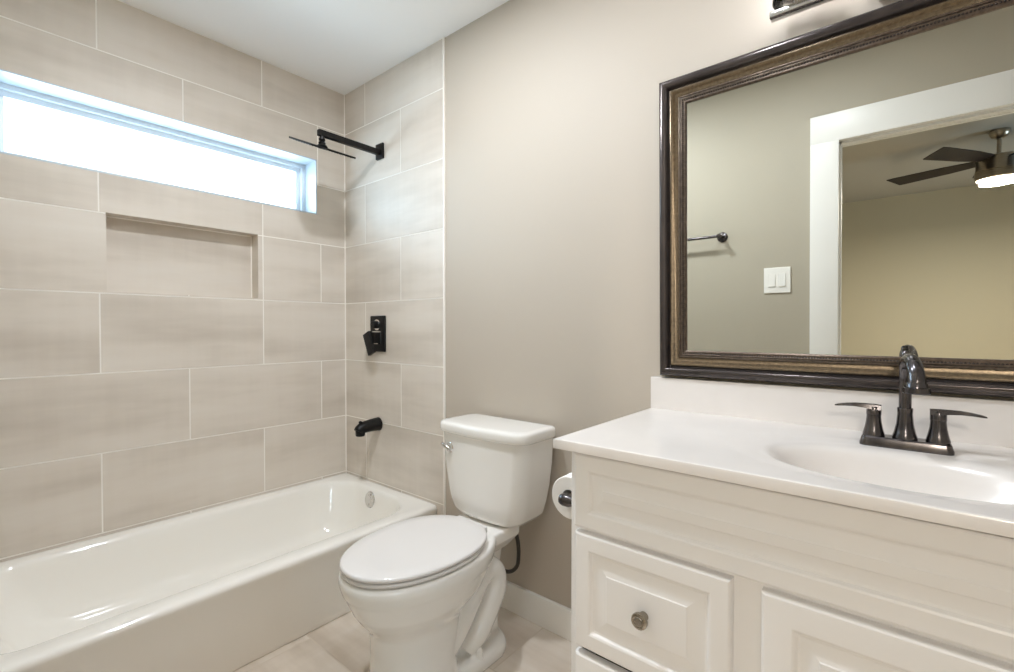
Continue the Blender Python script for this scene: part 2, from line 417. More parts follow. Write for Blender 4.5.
# door casing and jamb (white), seen in the mirror
d1 = bpy.data.objects.new('door_1', None); COL.objects.link(d1); d1['kind'] = 'structure'; d1.location = (2.485, YF, 0)
bm = bmesh.new(); cw = 0.114
for yf in (YF, YF-WALL_T):
    s = 1 if yf == YF else -1
    ya, yb = sorted((yf-s*0.004, yf+s*0.016))
    add_box(bm, (DX0-cw, ya, 0), (DX0+0.004, yb, DZ+0.132), 0.003); add_box(bm, (DX1-0.004, ya, 0), (min(DX1+cw, XR-0.002), yb, DZ+0.132), 0.003)
    add_box(bm, (DX0-cw, ya, DZ-0.004), (min(DX1+cw, XR-0.002), yb+0.0005*s, DZ+0.132), 0.003)
obj('door_casing', bm, 'trim_white', d1)
bm = bmesh.new()
add_box(bm, (DX0-0.02, YF-WALL_T-0.001, 0), (DX0, YF+0.001, DZ+0.02)); add_box(bm, (DX1, YF-WALL_T-0.001, 0), (DX1+0.02, YF+0.001, DZ+0.02))
add_box(bm, (DX0-0.02, YF-WALL_T-0.001, DZ), (DX1+0.02, YF+0.001, DZ+0.02))
add_box(bm, (DX0, YF-0.075, 0), (DX0+0.011, YF-0.04, DZ)); add_box(bm, (DX1-0.011, YF-0.075, 0), (DX1, YF-0.04, DZ)); add_box(bm, (DX0, YF-0.075, DZ-0.011), (DX1, YF-0.04, DZ))
obj('door_jamb', bm, 'trim_white', d1, None)
# bedroom shell
BY = -5.6; BX0, BX1 = 0.6, 5.2
struct('floor_bedroom', box((BX0, BY, -0.08), (BX1, YF-WALL_T/2, -0.001)), 'carpet', None, None)
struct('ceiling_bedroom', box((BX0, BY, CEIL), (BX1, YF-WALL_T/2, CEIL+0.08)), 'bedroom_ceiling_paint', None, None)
struct('wall_bedroom_far', box((BX0, BY-0.1, -0.05), (BX1, BY, CEIL+0.05)), 'bedroom_paint', None, None)
struct('wall_bedroom_left', box((BX0-0.1, BY-0.1, -0.05), (BX0, YF-WALL_T, CEIL+0.05)), 'bedroom_paint', None, None)
bm = bmesh.new()
for (a0, a1, b0, b1) in rect_minus((BY-0.1, YF-WALL_T/2, -0.05, CEIL+0.05), (-4.05, -3.05, 1.025, 1.925)):
    add_box(bm, (BX1, a0, b0), (BX1+0.1, a1, b1))
struct('wall_bedroom_right', bm, 'bedroom_paint', None, None)
w2 = bpy.data.objects.new('window_fill', None); COL.objects.link(w2); w2['kind'] = 'structure'; w2.location = (BX1+0.05, -3.55, 1.475)  # unseen window, added to send fill light through the doorway
bm = bmesh.new(); rect_frame(bm, BX1+0.03, BX1+0.08, -4.05, -3.05, 1.025, 1.925, 0.04); add_box(bm, (BX1+0.04, -4.02, 1.455), (BX1+0.07, -3.08, 1.495), 0.002)
obj('window_frame', bm, 'window_white', w2)
obj('window_pane', box((BX1+0.053, -4.015, 1.06), (BX1+0.056, -3.085, 1.89)), 'window_glass', w2, None)
struct('wall_bedroom_near', box((XR+0.1, YF-WALL_T, -0.05), (BX1+0.1, YF-0.001, CEIL+0.05)), 'bedroom_paint', None, None)
baseboard('baseboard_bedroom', (BX0, BY, 0), (BX1, BY+0.014, 0.108), None)

# ------------------------------------------------------------------ bathtub
tub = thing('bathtub', 'white alcove bathtub along the tiled wall under the window', 'bathtub', (0.38, -0.765, 0))
L = []
def tl_(x0, x1, y0, y1, r, z): L.append(at_z(rrect(x0, x1, y0, y1, r, 10, 12), z))
e = 0.0025
for x_, z_, r_2 in ((0.702, 0.0, .006), (0.712, 0.03, .006), (0.726, 0.10, .006), (0.738, 0.18, .006), (0.748, 0.25, .006), (0.753, 0.28, .008), (0.756, 0.294, .010), (0.756, 0.301, .012), (0.7525, 0.3085, .014), (0.744, 0.3125, .014)):
    tl_(e, x_, YF+e, -e, r_2, z_)
tl_(0.010, 0.730, YF+0.01, -0.006, 0.03, 0.3135)
tl_(0.046, 0.684, YF+0.050, -0.046, [0.17, 0.15, 0.10, 0.10], 0.3110)
tl_(0.054, 0.673, YF+0.058, -0.054, [0.17, 0.15, 0.10, 0.10], 0.3070)
tl_(0.061, 0.664, YF+0.065, -0.060, [0.17, 0.15, 0.10, 0.10], 0.297)
tl_(0.066, 0.656, YF+0.072, -0.065, [0.17, 0.15, 0.10, 0.10], 0.275)
tl_(0.078, 0.624, YF+0.095, -0.076, [0.17, 0.15, 0.11, 0.11], 0.20)
tl_(0.095, 0.600, YF+0.130, -0.092, [0.17, 0.15, 0.11, 0.11], 0.12)
tl_(0.120, 0.574, YF+0.170, -0.115, [0.16, 0.15, 0.16, 0.16], 0.075)
tl_(0.150, 0.545, YF+0.210, -0.145, [0.15, 0.14, 0.15, 0.15], 0.055)
tl_(0.190, 0.505, YF+0.270, -0.190, [0.13, 0.13, 0.13, 0.13], 0.048)
bm = bmesh.new(); loft(bm, L, False, True)
obj('tub_shell', bm, 'tub_enamel', tub, 0.9)
oc = Vector((0.326, -0.066, 0.256)); on = Vector((0, -1, 0.14)).normalized()
ov = obj('overflow_plate', lathe(oc-on*0.004, on, [(0, .0395), (.006, .0395), (.010, .036), (.011, .020), (.013, .018), (.014, 0)], 36), 'chrome', tub)
for s in (-1, 1): obj('screw', lathe(oc+on*0.008+Vector((0, 0, 0.024*s)), on, [(0, .004), (.004, .004), (.005, 0)], 12), 'chrome', ov)
obj('drain', lathe((0.335, -0.26, 0.046), (0, 0, 1), [(0, .032), (.004, .032), (.006, .024), (.004, .02), (.004, 0)], 32), 'satin_nickel', tub)

# ------------------------------------------------------------------ shower set
sh = thing('wall_shower', 'matte black shower head on a straight arm near the window corner', 'shower head', (0.332, 0, 1.997))
obj('wall_flange', box((0.303, -0.012, 1.960), (0.361, 0.0, 2.036), 0.003), 'matte_black', sh)
obj('shower_arm', box((0.321, -0.333, 1.978), (0.343, -0.010, 2.005), 0.003), 'matte_black', sh)
obj('ball_joint', lathe((0.332, -0.314, 1.980), (0, 0, -1), [(0, .011), (.010, .011), (.012, .014), (.020, .014), (.022, .009), (.026, .012), (.032, .016), (.040, .014), (.043, .02), (.050, .024)], 24), 'matte_black', sh)
bm = bmesh.new(); add_box(bm, (-0.107, -0.107, -0.004), (0.107, 0.107, 0.004), 0.002)
for i in range(8):
    for j in range(8):
        add_box(bm, (-0.091+i*0.026-0.002, -0.091+j*0.026-0.002, -0.0055), (-0.091+i*0.026+0.002, -0.091+j*0.026+0.002, -0.0035))
HT = math.radians(22.6)
bmesh.ops.rotate(bm, verts=bm.verts, cent=(0, 0, 0), matrix=Matrix.Rotation(HT, 3, 'Y'))
bmesh.ops.translate(bm, verts=bm.verts, vec=(0.332, -0.312, 1.928))
obj('spray_plate', bm, 'matte_black', sh)

sv = thing('shower_valve', 'black rectangular shower valve plate with lever on the tiled end wall', 'shower valve', (0.309, 0, 1.083))
obj('escutcheon', box((0.247, -0.010, 0.992), (0.371, 0.0, 1.174), 0.008, 3), 'matte_black', sv)
obj('diverter_knob', lathe((0.309, -0.008, 1.128), (0, -1, 0), [(0, .024), (.003, .024), (.004, .019), (.03, .018), (.032, .016), (.0325, 0)], 28), 'matte_black', sv)
obj('diverter_ring', lathe((0.309, -0.009, 1.128), (0, -1, 0), [(0, .0275), (.004, .0275), (.0045, .024)], 28), 'chrome', sv)
obj('handle_ring', box((0.272, -0.014, 1.030), (0.342, -0.009, 1.096), 0.003), 'chrome', sv)
obj('handle_hub', box((0.277, -0.045, 1.035), (0.337, -0.012, 1.091), 0.004), 'matte_black', sv)
bm = box((-0.026, -0.060, -0.088), (0.026, -0.044, 0.026), 0.003)
bmesh.ops.rotate(bm, verts=bm.verts, cent=(0, 0, 0), matrix=Matrix.Rotation(math.radians(-24), 3, 'Y'))
bmesh.ops.translate(bm, verts=bm.verts, vec=(0.290, 0, 1.063))
obj('handle_lever', bm, 'matte_black', sv)

sp = thing('tub_spout', 'matte black tub spout with diverter pull above the tub end', 'tub spout', (0.299, 0, 0.62))
XS = 0.304
pts = smooth_path([(XS, 0.0, 0.622), (XS, -0.04, 0.622), (XS, -0.085, 0.618), (XS, -0.108, 0.611), (XS, -0.119, 0.600)], 5)
n_ = len(pts); rd = [0.034-0.011*i/(n_-1) for i in range(n_)]
bm = tube(pts, rd, 24); add_lathe(bm, (XS, -0.107, 0.612), (0, 0, -1), [(0, .0235), (.030, .0225), (.034, .019), (.028, 0)], 24)
obj('spout_body', bm, 'matte_black', sp, 0.7)
obj('diverter_pull', lathe((XS, -0.106, 0.628), (0, 0, 1), [(0, .005), (.012, .005), (.014, .0085), (.021, .0085), (.024, .004), (.025, 0)], 16), 'matte_black', sp)

# ------------------------------------------------------------------ toilet
TX = 1.2
to = thing('toilet', 'white two-piece toilet with closed lid between bathtub and vanity', 'toilet', (TX, -0.4, 0))
def remesh(name, bm, vox, iters, fac, mat, parent):
    """union of overlapping closed shells into one skin"""
    bmesh.ops.recalc_face_normals(bm, faces=bm.faces[:])
    bmesh.ops.translate(bm, verts=bm.verts, vec=-wloc(parent))
    me = bpy.data.meshes.new(name+'_shells'); bm.to_mesh(me); bm.free()
    o = bpy.data.objects.new(name, me); COL.objects.link(o)
    md = o.modifiers.new('r', 'REMESH'); md.mode = 'VOXEL'; md.voxel_size = vox
    sm = o.modifiers.new('s', 'SMOOTH'); sm.factor = fac; sm.iterations = iters
    dg = bpy.context.evaluated_depsgraph_get(); dg.update()
    nm = bpy.data.meshes.new_from_object(o.evaluated_get(dg)); o.modifiers.clear(); o.data = nm; bpy.data.meshes.remove(me)
    nm.name = name; nm.materials.clear(); nm.materials.append(M[mat].m)
    nm.polygons.foreach_set('use_smooth', [True]*len(nm.polygons)); o.parent = parent
    return o
bm = bmesh.new()
# bowl, from the rim down into the pedestal
BL = [(0.412, 0.176, -0.722, -0.20), (0.404, 0.182, -0.728, -0.19), (0.385, 0.183, -0.729, -0.19), (0.362, 0.179, -0.722, -0.20), (0.352, 0.174, -0.716, -0.21), (0.330, 0.169, -0.706, -0.22),
      (0.295, 0.158, -0.690, -0.24), (0.270, 0.144, -0.674, -0.27), (0.250, 0.131, -0.658, -0.30), (0.234, 0.121, -0.645, -0.33), (0.218, 0.116, -0.637, -0.34)]
lo = []
for z, a, yf, yb in BL:
    yc = -0.46 if z > 0.3 else (yf+yb)/2
    lo.append(at_z(egg(TX, yc, a, yc-yf, yb-yc, 2.1, 2.2, 72), z))
PD = [(0.150, 0.113, -0.630, -0.36), (0.09, 0.113, -0.630, -0.37), (0.03, 0.115, -0.636, -0.36), (0.0, 0.118, -0.642, -0.35)]
for z, a, yf, yb in PD:
    yc = (yf+yb)/2; lo.append(at_z(egg(TX, yc, a, yc-yf, yb-yc, 2.6, 3.2, 72), z))
loft(bm, lo)
# deck behind the seat that carries the tank
loft(bm, [at_z(rrect(TX-0.07, TX+0.07, -0.30, -0.12, 0.02), 0.33), at_z(rrect(TX-0.10, TX+0.10, -0.32, -0.105, 0.02), 0.365),
          at_z(rrect(TX-0.112, TX+0.112, -0.34, -0.10, 0.02), 0.380), at_z(rrect(TX-0.112, TX+0.112, -0.34, -0.10, 0.02), 0.410), at_z(rrect(TX-0.108, TX+0.108, -0.335, -0.104, 0.02), 0.416)])
# rear column and foot flange
loft(bm, [at_z(rrect(TX-0.062, TX+0.062, -0.36, -0.150, 0.03), 0.0), at_z(rrect(TX-0.055, TX+0.055, -0.36, -0.150, 0.03), 0.2), at_z(rrect(TX-0.06, TX+0.06, -0.32, -0.12, 0.03), 0.36)])
fl_ = lambda g, z: at_z(egg(TX, -0.255, 0.128-g, 0.33-g, 0.118-g, 2.0, 2.6, 72), z)
loft(bm, [fl_(0, 0.0), fl_(0.0, 0.022), fl_(0.008, 0.036), fl_(0.022, 0.042)])
# trapway bulges on both sides
for s in (-1, 1):
    X_ = lambda d: TX+s*d
    key = [(-.46, .08, .028), (-.41, .12, .030), (-.365, .165, .032), (-.325, .215, .033), (-.292, .258, .034), (-.262, .288, .036), (-.228, .290, .038), (-.206, .258, .041),
           (-.212, .215, .044), (-.240, .175, .045), (-.272, .135, .045), (-.302, .098, .041), (-.335, .06, .034)]
    p1 = smooth_path([(X_(0.062 if q in (0, 12) else 0.076), y_, z_) for q, (y_, z_, r_) in enumerate(key)], 6)
    rr_ = [v.x for v in smooth_path([(k_[2], 0, 0) for k_ in key], 6)]
    add_tube(bm, p1, rr_, 20)
    add_tube(bm, [(X_(0.03), -0.23, 0.03), (X_(0.03), -0.25, 0.28)], 0.042, 16)
body = remesh('bowl', bm, 0.005, 5, 0.5, 'porcelain', to)
for s in (-1, 1):
    obj('bolt_cap', lathe((TX+s*0.103, -0.312, 0.030), (0, 0, 1), [(0, .0145), (.008, .0145), (.010, .0125), (.034, .0105), (.040, .007), (.042, 0)], 20), 'porcelain', to)
# seat ring and lid
def slab(name, a, bf, bb, z0, z1, mat, rnd=0.006, crown=0.0, inner=None):
    bm = bmesh.new(); lo = []
    for g, z in ((rnd*.8, z0), (rnd*.2, z0+rnd*.4), (0, z0+rnd), (0, z1-rnd), (rnd*.3, z1-rnd*.3), (rnd, z1)):
        lo.append(at_z(egg(TX, -0.46, a-g, bf-g, bb-g, 2.1, 2.25, 80), z))
    if inner is None:
        for k in (0.8, 0.5, 0.2):
            lo.append(at_z(egg(TX, -0.46, (a-rnd)*k, (bf-rnd)*k, (bb-rnd)*k, 2.1, 2.25, 80), z1+crown*(1-k*k)))
        loft(bm, lo)
    else:
        for z in (z1, z0): lo.append(at_z(egg(TX, -0.46, a-inner, bf-inner, bb-inner, 2.1, 2.25, 80), z))
        rows = loft(bm, lo, False, False); bridge(bm, rows[-1], rows[0])
    return obj(name, bm, mat, to, 0.8)
slab('seat', 0.177, 0.264, 0.200, 0.4155, 0.4275, 'seat_plastic', 0.005, 0, 0.06)
slab('seat_lid', 0.178, 0.266, 0.214, 0.4300, 0.4440, 'seat_plastic', 0.006, 0.003)
for s in (-1, 1):
    obj('seat_hinge', box((TX+s*0.060-0.016, -0.268, 0.412), (TX+s*0.060+0.016, -0.240, 0.434), 0.006, 3), 'seat_plastic', to)
# tank
TANK = [(0.418, 0.118, -0.168, -0.040), (0.428, 0.148, -0.186, -0.030), (0.445, 0.163, -0.194, -0.026), (0.49, 0.176, -0.199, -0.023), (0.55, 0.188, -0.203, -0.021), (0.63, 0.198, -0.206, -0.02), (0.727, 0.203, -0.208, -0.02)]
def tank_loop(a, yf, yb, z, bow=0.018, r=(0.02, 0.02, 0.045, 0.045)):
    pts = rrect(TX-a, TX+a, yf, yb, list(r), 8, 8); out = []
    for (px, py) in pts:
        t = (px-TX)/a; k = max(0.0, (yb-py)/(yb-yf)); out.append((px, py-bow*(1-t*t)*k, z))
    return out
bm = bmesh.new(); loft(bm, [tank_loop(a, yf, yb, z) for z, a, yf, yb in TANK]); obj('tank', bm, 'porcelain', to, 0.9)
LID = [(0.722, 0.206, -0.213, -0.014), (0.726, 0.211, -0.217, -0.012), (0.734, 0.2125, -0.219, -0.011), (0.750, 0.2120, -0.2185, -0.011), (0.7575, 0.2095, -0.216, -0.013), (0.7605, 0.204, -0.210, -0.018), (0.7620, 0.185, -0.19, -0.035)]
bm = bmesh.new(); loft(bm, [tank_loop(a, yf, yb, z, 0.018, (0.03, 0.03, 0.045, 0.045) if a > 0.16 else (0.02, 0.02, 0.02, 0.02)) for z, a, yf, yb in LID]); obj('tank_lid', bm, 'porcelain', to, 0.9)
lv = (1.066, -0.214, 0.668)
bm = lathe(lv, (0, -1, 0), [(0, .019), (.004, .019), (.008, .014), (.016, .012), (.018, 0)], 24)
add_tube(bm, smooth_path([(1.068, -0.228, 0.664), (1.055, -0.231, 0.671), (1.040, -0.230, 0.677), (1.030, -0.226, 0.679)], 5), [0.0085-0.0025*i/15 for i in range(16)], 12, 0.8)
obj('flush_lever', bm, 'chrome', to)
# supply hose behind the toilet
hz = thing('supply_hose', 'dark braided water supply hose looping behind the toilet', 'hose', (1.23, -0.05, 0.2))
bm = tube(smooth_path([(1.250, -0.066, 0.424), (1.252, -0.064, 0.37), (1.262, -0.058, 0.31), (1.262, -0.055, 0.26), (1.250, -0.052, 0.215), (1.205, -0.048, 0.180), (1.115, -0.042, 0.17)], 8), 0.0075, 14)
obj('hose', bm, 'braided_hose', hz)
bm = lathe((1.095, 0.006, 0.17), (0, -1, 0), [(0, .026), (.004, .026), (.006, .010), (.03, .010), (.032, .014), (.055, .014), (.057, .008), (.075, .008), (.076, .016), (.085, .016), (.086, 0)], 20)
add_lathe(bm, (1.095, -0.042, 0.17), (1, 0, 0), [(0, .009), (.02, .009), (.022, 0)], 16)
obj('shutoff_valve', bm, 'chrome', hz)

# ------------------------------------------------------------------ vanity
CX0, CX1, CZ = 1.779, 2.941, 0.8434; FY = -0.512; OV = 0.020
va = thing('vanity_cabinet', 'white vanity cabinet with raised panel drawers under the sink top', 'cabinet', (2.36, -0.26, 0))
bm = bmesh.new()
add_box(bm, (CX0, FY, 0.09), (CX0+0.016, 0.005, CZ), 0.0015)             # side panels, face frame, bottom, toe kick
add_box(bm, (CX1-0.016, FY, 0.09), (CX1, 0.005, CZ), 0.0015)
add_box(bm, (CX0+0.016, FY, 0.80), (CX1-0.016, FY+0.018, CZ)); add_box(bm, (CX0+0.016, FY, 0.09), (CX1-0.016, FY+0.018, 0.15)); add_box(bm, (CX0+0.016, FY, 0.655), (CX1-0.016, FY+0.018, 0.685))
for xa, xb in ((CX0+0.016, CX0+0.03), (2.105, 2.185), (2.535, 2.615), (CX1-0.03, CX1-0.016)): add_box(bm, (xa, FY, 0.15), (xb, FY+0.018, 0.655))
add_box(bm, (CX0+0.016, FY+0.018, 0.10), (CX1-0.016, 0.0, 0.115)); add_box(bm, (CX0+0.016, -0.012, 0.115), (CX1-0.016, 0.0, CZ-0.1))
add_box(bm, (CX0+0.002, -0.46, 0.0), (CX1-0.002, -0.444, 0.10)); add_box(bm, (CX0, -0.46, 0.0), (CX0+0.016, 0.0, 0.092)); add_box(bm, (CX1-0.016, -0.46, 0.0), (CX1, 0.0, 0.092))
obj('carcass', bm, 'cabinet_paint', va, 0.5)
def raised_panel(x0, x1, z0, z1, stile, y_back=FY-0.0005, th=OV, slope=0.022):
    """routed front: rounded outer edge, flat border, cove, sloping field with raised centre"""
    bm = bmesh.new(); yf = y_back-th; prof = [(0, 0.0), (0, th-0.006), (0.0015, th-0.0025), (0.005, th-0.0004), (0.008, th), (stile-0.006, th), (stile-0.002, th-0.0015), (stile+0.002, th-0.0065), (stile+0.006, th-0.0075),
                                              (stile+0.010, th-0.0070), (stile+0.010+slope, th-0.0022), (stile+0.012+slope, th-0.0008), (stile+0.016+slope, th-0.0006)]
    rows = []
    for g, d in prof:
        rows.append([bm.verts.new(p) for p in ((x0+g, y_back-d, z0+g), (x1-g, y_back-d, z0+g), (x1-g, y_back-d, z1-g), (x0+g, y_back-d, z1-g))])
    for a, b in zip(rows, rows[1:]): bridge(bm, a, b)
    bm.faces.new(rows[0][::-1]); bm.faces.new(rows[-1])
    return bm
def knob(px, pz, parent, y=FY-OV-0.0005):
    return obj('knob', lathe((px, y+0.006, pz), (0, -1, 0), [(0, .010), (.010, .0085), (.014, .007), (.019, .008), (.023, .0155), (.028, .0165), (.031, .0155), (.0325, .012), (.0318, .010), (.0335, .008), (.034, 0)], 28), 'satin_nickel', parent)
obj('false_front', raised_panel(1.797, 2.928, 0.673, 0.8365, 0.040, slope=0.020), 'cabinet_paint', va, 0.25)
for (x0, x1) in ((1.800, 2.1225), (2.600, 2.924)):
    for z0, z1 in ((0.4095, 0.6625), (0.135, 0.3945)):
        dr = obj('drawer', raised_panel(x0, x1, z0, z1, 0.040, slope=0.026), 'cabinet_paint', va, 0.25)
        obj('drawer_box', box((x0+0.02, FY+0.002, z0+0.02), (x1-0.02, -0.06, z1-0.03)), 'dark_gap', dr, None)
        knob((x0+x1)/2, (z0+z1)/2, dr)
dr = obj('door', raised_panel(2.170, 2.553, 0.135, 0.6615, 0.052), 'cabinet_paint', va, 0.25)
knob(2.205, 0.420, dr)

TZ = 0.8645; TX0, TX1, TY = 1.756, 2.966, -0.553; SX_, SY_ = 2.36, -0.335
ct = thing('countertop', 'off-white sink top with integral oval basin and backsplash on white cabinet', 'countertop', (2.36, -0.27, CZ))
def top_mesh():
    bm = bmesh.new(); n = 120
    def ell(a, b, cy, z, k=2.0):
        return [(SX_+a*math.copysign(abs(math.cos(t))**(2/k), math.cos(t)), cy+b*math.copysign(abs(math.sin(t))**(2/k), math.sin(t)), z) for t in (2*PI*i/n for i in range(n))]
    def rectl(g, z):
        out = []; x0, x1, y0, y1 = TX0+g, TX1-g, TY+g, -0.001; cx, cy = SX_, SY_
        for i in range(n):
            t = 2*PI*i/n; c, s = math.cos(t), math.sin(t)
            k = min([(x1-cx)/c if c > 1e-9 else 1e9, (x0-cx)/c if c < -1e-9 else 1e9, (y1-cy)/s if s > 1e-9 else 1e9, (y0-cy)/s if s < -1e-9 else 1e9])
            out.append([cx+c*k, cy+s*k, z])
        for (qx, qy) in ((x0, y0), (x1, y0), (x1, y1), (x0, y1)):      # snap the nearest points to the corners
            j = min(range(n), key=lambda i: (out[i][0]-qx)**2+(out[i][1]-qy)**2); out[j][0] = qx; out[j][1] = qy
        return [tuple(p) for p in out]
    L = [rectl(0.006, CZ), rectl(0.0, CZ), rectl(0.0, TZ-0.004), rectl(0.0012, TZ-0.001), rectl(0.004, TZ), rectl(0.008, TZ), ell(0.304, 0.196, -0.318, TZ),
         ell(0.300, 0.192, -0.318, TZ), ell(0.288, 0.183, -0.319, TZ-0.0006), ell(0.274, 0.174, -0.321, TZ-0.0013), ell(0.258, 0.163, -0.324, TZ-0.0017), ell(0.236, 0.148, -0.332, TZ-0.0024), ell(0.224, 0.140, -0.334, TZ-0.0038),
         ell(0.214, 0.132, SY_, TZ-0.0070), ell(0.205, 0.125, SY_, TZ-0.0135), ell(0.196, 0.119, SY_, TZ-0.022), ell(0.184, 0.110, SY_, TZ-0.038), ell(0.166, 0.098, SY_, TZ-0.060), ell(0.142, 0.084, SY_, TZ-0.082),
         ell(0.110, 0.066, SY_, TZ-0.101), ell(0.07, 0.045, SY_, TZ-0.114), ell(0.026, 0.022, SY_, TZ-0.119)]
    rows = loft(bm, L, False, True)
    # hidden underside
    und = [bm.verts.new((p[0], p[1], p[2])) for p in ell(0.235, 0.148, SY_, CZ)]
    und2 = [bm.verts.new(p) for p in ell(0.05, 0.045, SY_, TZ-0.150)]
    bridge(bm, und, rows[0]); bridge(bm, und2, und); bm.faces.new(und2)
    return bm
obj('sink_slab', top_mesh(), 'cultured_marble', ct, 0.6)
obj('backsplash', box((TX0, -0.020, TZ-0.001), (TX1, 0.005, 0.9604), 0.003, 3), 'cultured_marble', ct)
obj('sink_drain', lathe((SX_, SY_, TZ-0.121), (0, 0, 1), [(0, .024), (.004, .024), (.006, .020), (.005, .017), (.009, .014), (.010, 0)], 28), 'oil_rubbed_bronze', ct)

# faucet
FXC, FYC = 2.3575, -0.148
fa = thing('sink_faucet', 'dark bronze two-handle sink faucet standing behind the basin', 'faucet', (FXC, FYC, TZ))
bm = bmesh.new()
loft(bm, [at_z(rrect(FXC-0.0745, FXC+0.0745, FYC-0.025, FYC+0.025, 0.012), TZ-0.003), at_z(rrect(FXC-0.0745, FXC+0.0745, FYC-0.025, FYC+0.025, 0.012), TZ+0.004),
          at_z(rrect(FXC-0.0715, FXC+0.0715, FYC-0.022, FYC+0.022, 0.010), TZ+0.015), at_z(rrect(FXC-0.069, FXC+0.069, FYC-0.019, FYC+0.019, 0.009), TZ+0.018)])
obj('base_plate', bm, 'oil_rubbed_bronze', fa, 0.5)
bm = lathe((FXC, FYC, TZ+0.017), (0, 0, 1), [(0, .0208), (.004, .0208), (.012, .0182), (.03, .0143), (.052, .0126), (.062, .0131), (.064, .0126), (.0645, .0105)], 32)
sp_ = smooth_path([(FXC, FYC, TZ+0.075), (FXC, FYC, TZ+0.13), (FXC, FYC-0.003, TZ+0.154), (FXC, FYC-0.014, TZ+0.172), (FXC+0.005, FYC-0.036, TZ+0.184), (FXC+0.010, FYC-0.060, TZ+0.180), (FXC+0.014, FYC-0.078, TZ+0.164), (FXC+0.0155, FYC-0.085, TZ+0.146), (FXC+0.0155, FYC-0.086, TZ+0.132)], 7)
add_tube(bm, sp_, [0.0104+0.0056*(i/(len(sp_)-1))**2.2 for i in range(len(sp_))], 24)
add_lathe(bm, (FXC+0.0155, FYC-0.086, TZ+0.142), (0, 0, -1), [(0, .0155), (.004, .0170), (.009, .0180), (.010, .0205), (.019, .0212), (.021, .0195), (.020, .016), (.016, 0)], 28)
obj('spout', bm, 'oil_rubbed_bronze', fa, 0.6)
obj('lift_rod', lathe((FXC, FYC+0.030, TZ), (0, 0, 1), [(0, .0035), (.180, .0035), (.182, .006), (.186, .0080), (.193, .0080), (.198, .005), (.199, 0)], 16), 'oil_rubbed_bronze', fa)
for s in (-1, 1):
    hx = FXC+s*0.051
    h = obj('handle', lathe((hx, FYC, TZ+0.017), (0, 0, 1), [(0, .0190), (.004, .0190), (.014, .0164), (.028, .0137), (.040, .0126), (.044, .0124), (.0445, .0130), (.060, .0130), (.063, .0115), (.0635, 0)], 32), 'oil_rubbed_bronze', fa)
    bm = bmesh.new(); lo = []
    for d, hw, z0, z1, dy in ((-0.0128, .0110, .056, .0655, 0), (0.0, .0128, .056, .066, 0), (0.016, .0120, .059, .0665, -.002), (0.032, .0110, .0605, .0665, -.004), (0.048, .0085, .0600, .0650, -.006), (0.062, .0055, .0585, .0625, -.008), (0.068, .002, .0580, .0605, -.009)):
        lo.append([(hx+s*d, FYC+dy-hw, TZ+0.017+z0), (hx+s*d, FYC+dy+hw, TZ+0.017+z0), (hx+s*d, FYC+dy+hw*.8, TZ+0.017+z1), (hx+s*d, FYC+dy-hw*.8, TZ+0.017+z1)])
    loft(bm, lo); obj('lever', bm, 'oil_rubbed_bronze', h, 0.5)

# toilet paper on its holder on the side of the cabinet
RX, RZ = 1.714, 0.684
hd = thing('toilet_paper_holder', 'dark bronze toilet paper holder on the side of the vanity', 'holder', (CX0, -0.36, RZ))
for yy_ in (-0.436, -0.292):
    bm = lathe((CX0, yy_, RZ), (-1, 0, 0), [(0, .024), (.005, .024), (.009, .018), (.018, .011), (.040, .0105), (.047, .013), (.055, .0155), (.070, .0155), (.079, .012), (.083, 0)], 24)
    obj('post', bm, 'oil_rubbed_bronze', hd)
obj('spindle', lathe((RX, -0.436, RZ), (0, 1, 0), [(0, .008), (.144, .008)], 20), 'oil_rubbed_bronze', hd)
bm = bmesh.new()
add_r = [(-0.419, 0.0205), (-0.419, 0.0515), (-0.417, 0.0535), (-0.313, 0.0535), (-0.311, 0.0515), (-0.311, 0.0205)]
rows = [[bm.verts.new((RX+r*math.cos(2*PI*i/48), yv, RZ+r*math.sin(2*PI*i/48))) for i in range(48)] for yv, r in add_r]
for a, b in zip(rows, rows[1:]+rows[:1]): bridge(bm, a, b)
ro = obj('toilet_paper_roll', bm, 'tissue_paper', None, 0.5, (RX, -0.365, RZ))
tag(ro, 'white toilet paper roll hanging beside the vanity cabinet', 'toilet paper')

# ------------------------------------------------------------------ framed mirror
MX0, MX1, MZ0, MZ1 = 1.7855, 2.9345, 0.9676, 1.845; MK = 0.945
mi = thing('wall_mirror', 'large wall mirror in a dark bronze frame above the sink', 'mirror', (2.36, 0, MZ0))
def frame_ring(profile):
    """profile: list of (inset from the outer edge, distance from the wall)"""
    bm = bmesh.new(); rows = []
    for g, d in profile:
        g *= MK
        rows.append([bm.verts.new(p) for p in ((MX0+g, 0.006-d, MZ0+g), (MX1-g, 0.006-d, MZ0+g), (MX1-g, 0.006-d, MZ1-g), (MX0+g, 0.006-d, MZ1-g))])
    for a, b in zip(rows, rows[1:]+rows[:1]): bridge(bm, a, b)
    return bm
def arc(g0, g1, d0, h, n=8):
    return [(g0+(g1-g0)*(0.5-0.5*math.cos(PI*i/n)), d0+h*math.sin(PI*i/n)) for i in range(n+1)]
fr = obj('frame', frame_ring([(0.0, 0.0), (0.0, 0.024)]+arc(0.0015, 0.028, 0.027, 0.012)+[(0.0295, 0.024), (0.033, 0.022), (0.033, 0.0)]), 'frame_dark', mi, 0.7)
cove = [(0.0332, 0.0), (0.0332, 0.0225), (0.0345, 0.0255), (0.038, 0.0270), (0.0415, 0.0255), (0.046, 0.0215), (0.052, 0.0185), (0.057, 0.0180), (0.0585, 0.017), (0.0585, 0.0)]
obj('bronze_cove', frame_ring(cove), 'frame_bronze', fr, 0.7)
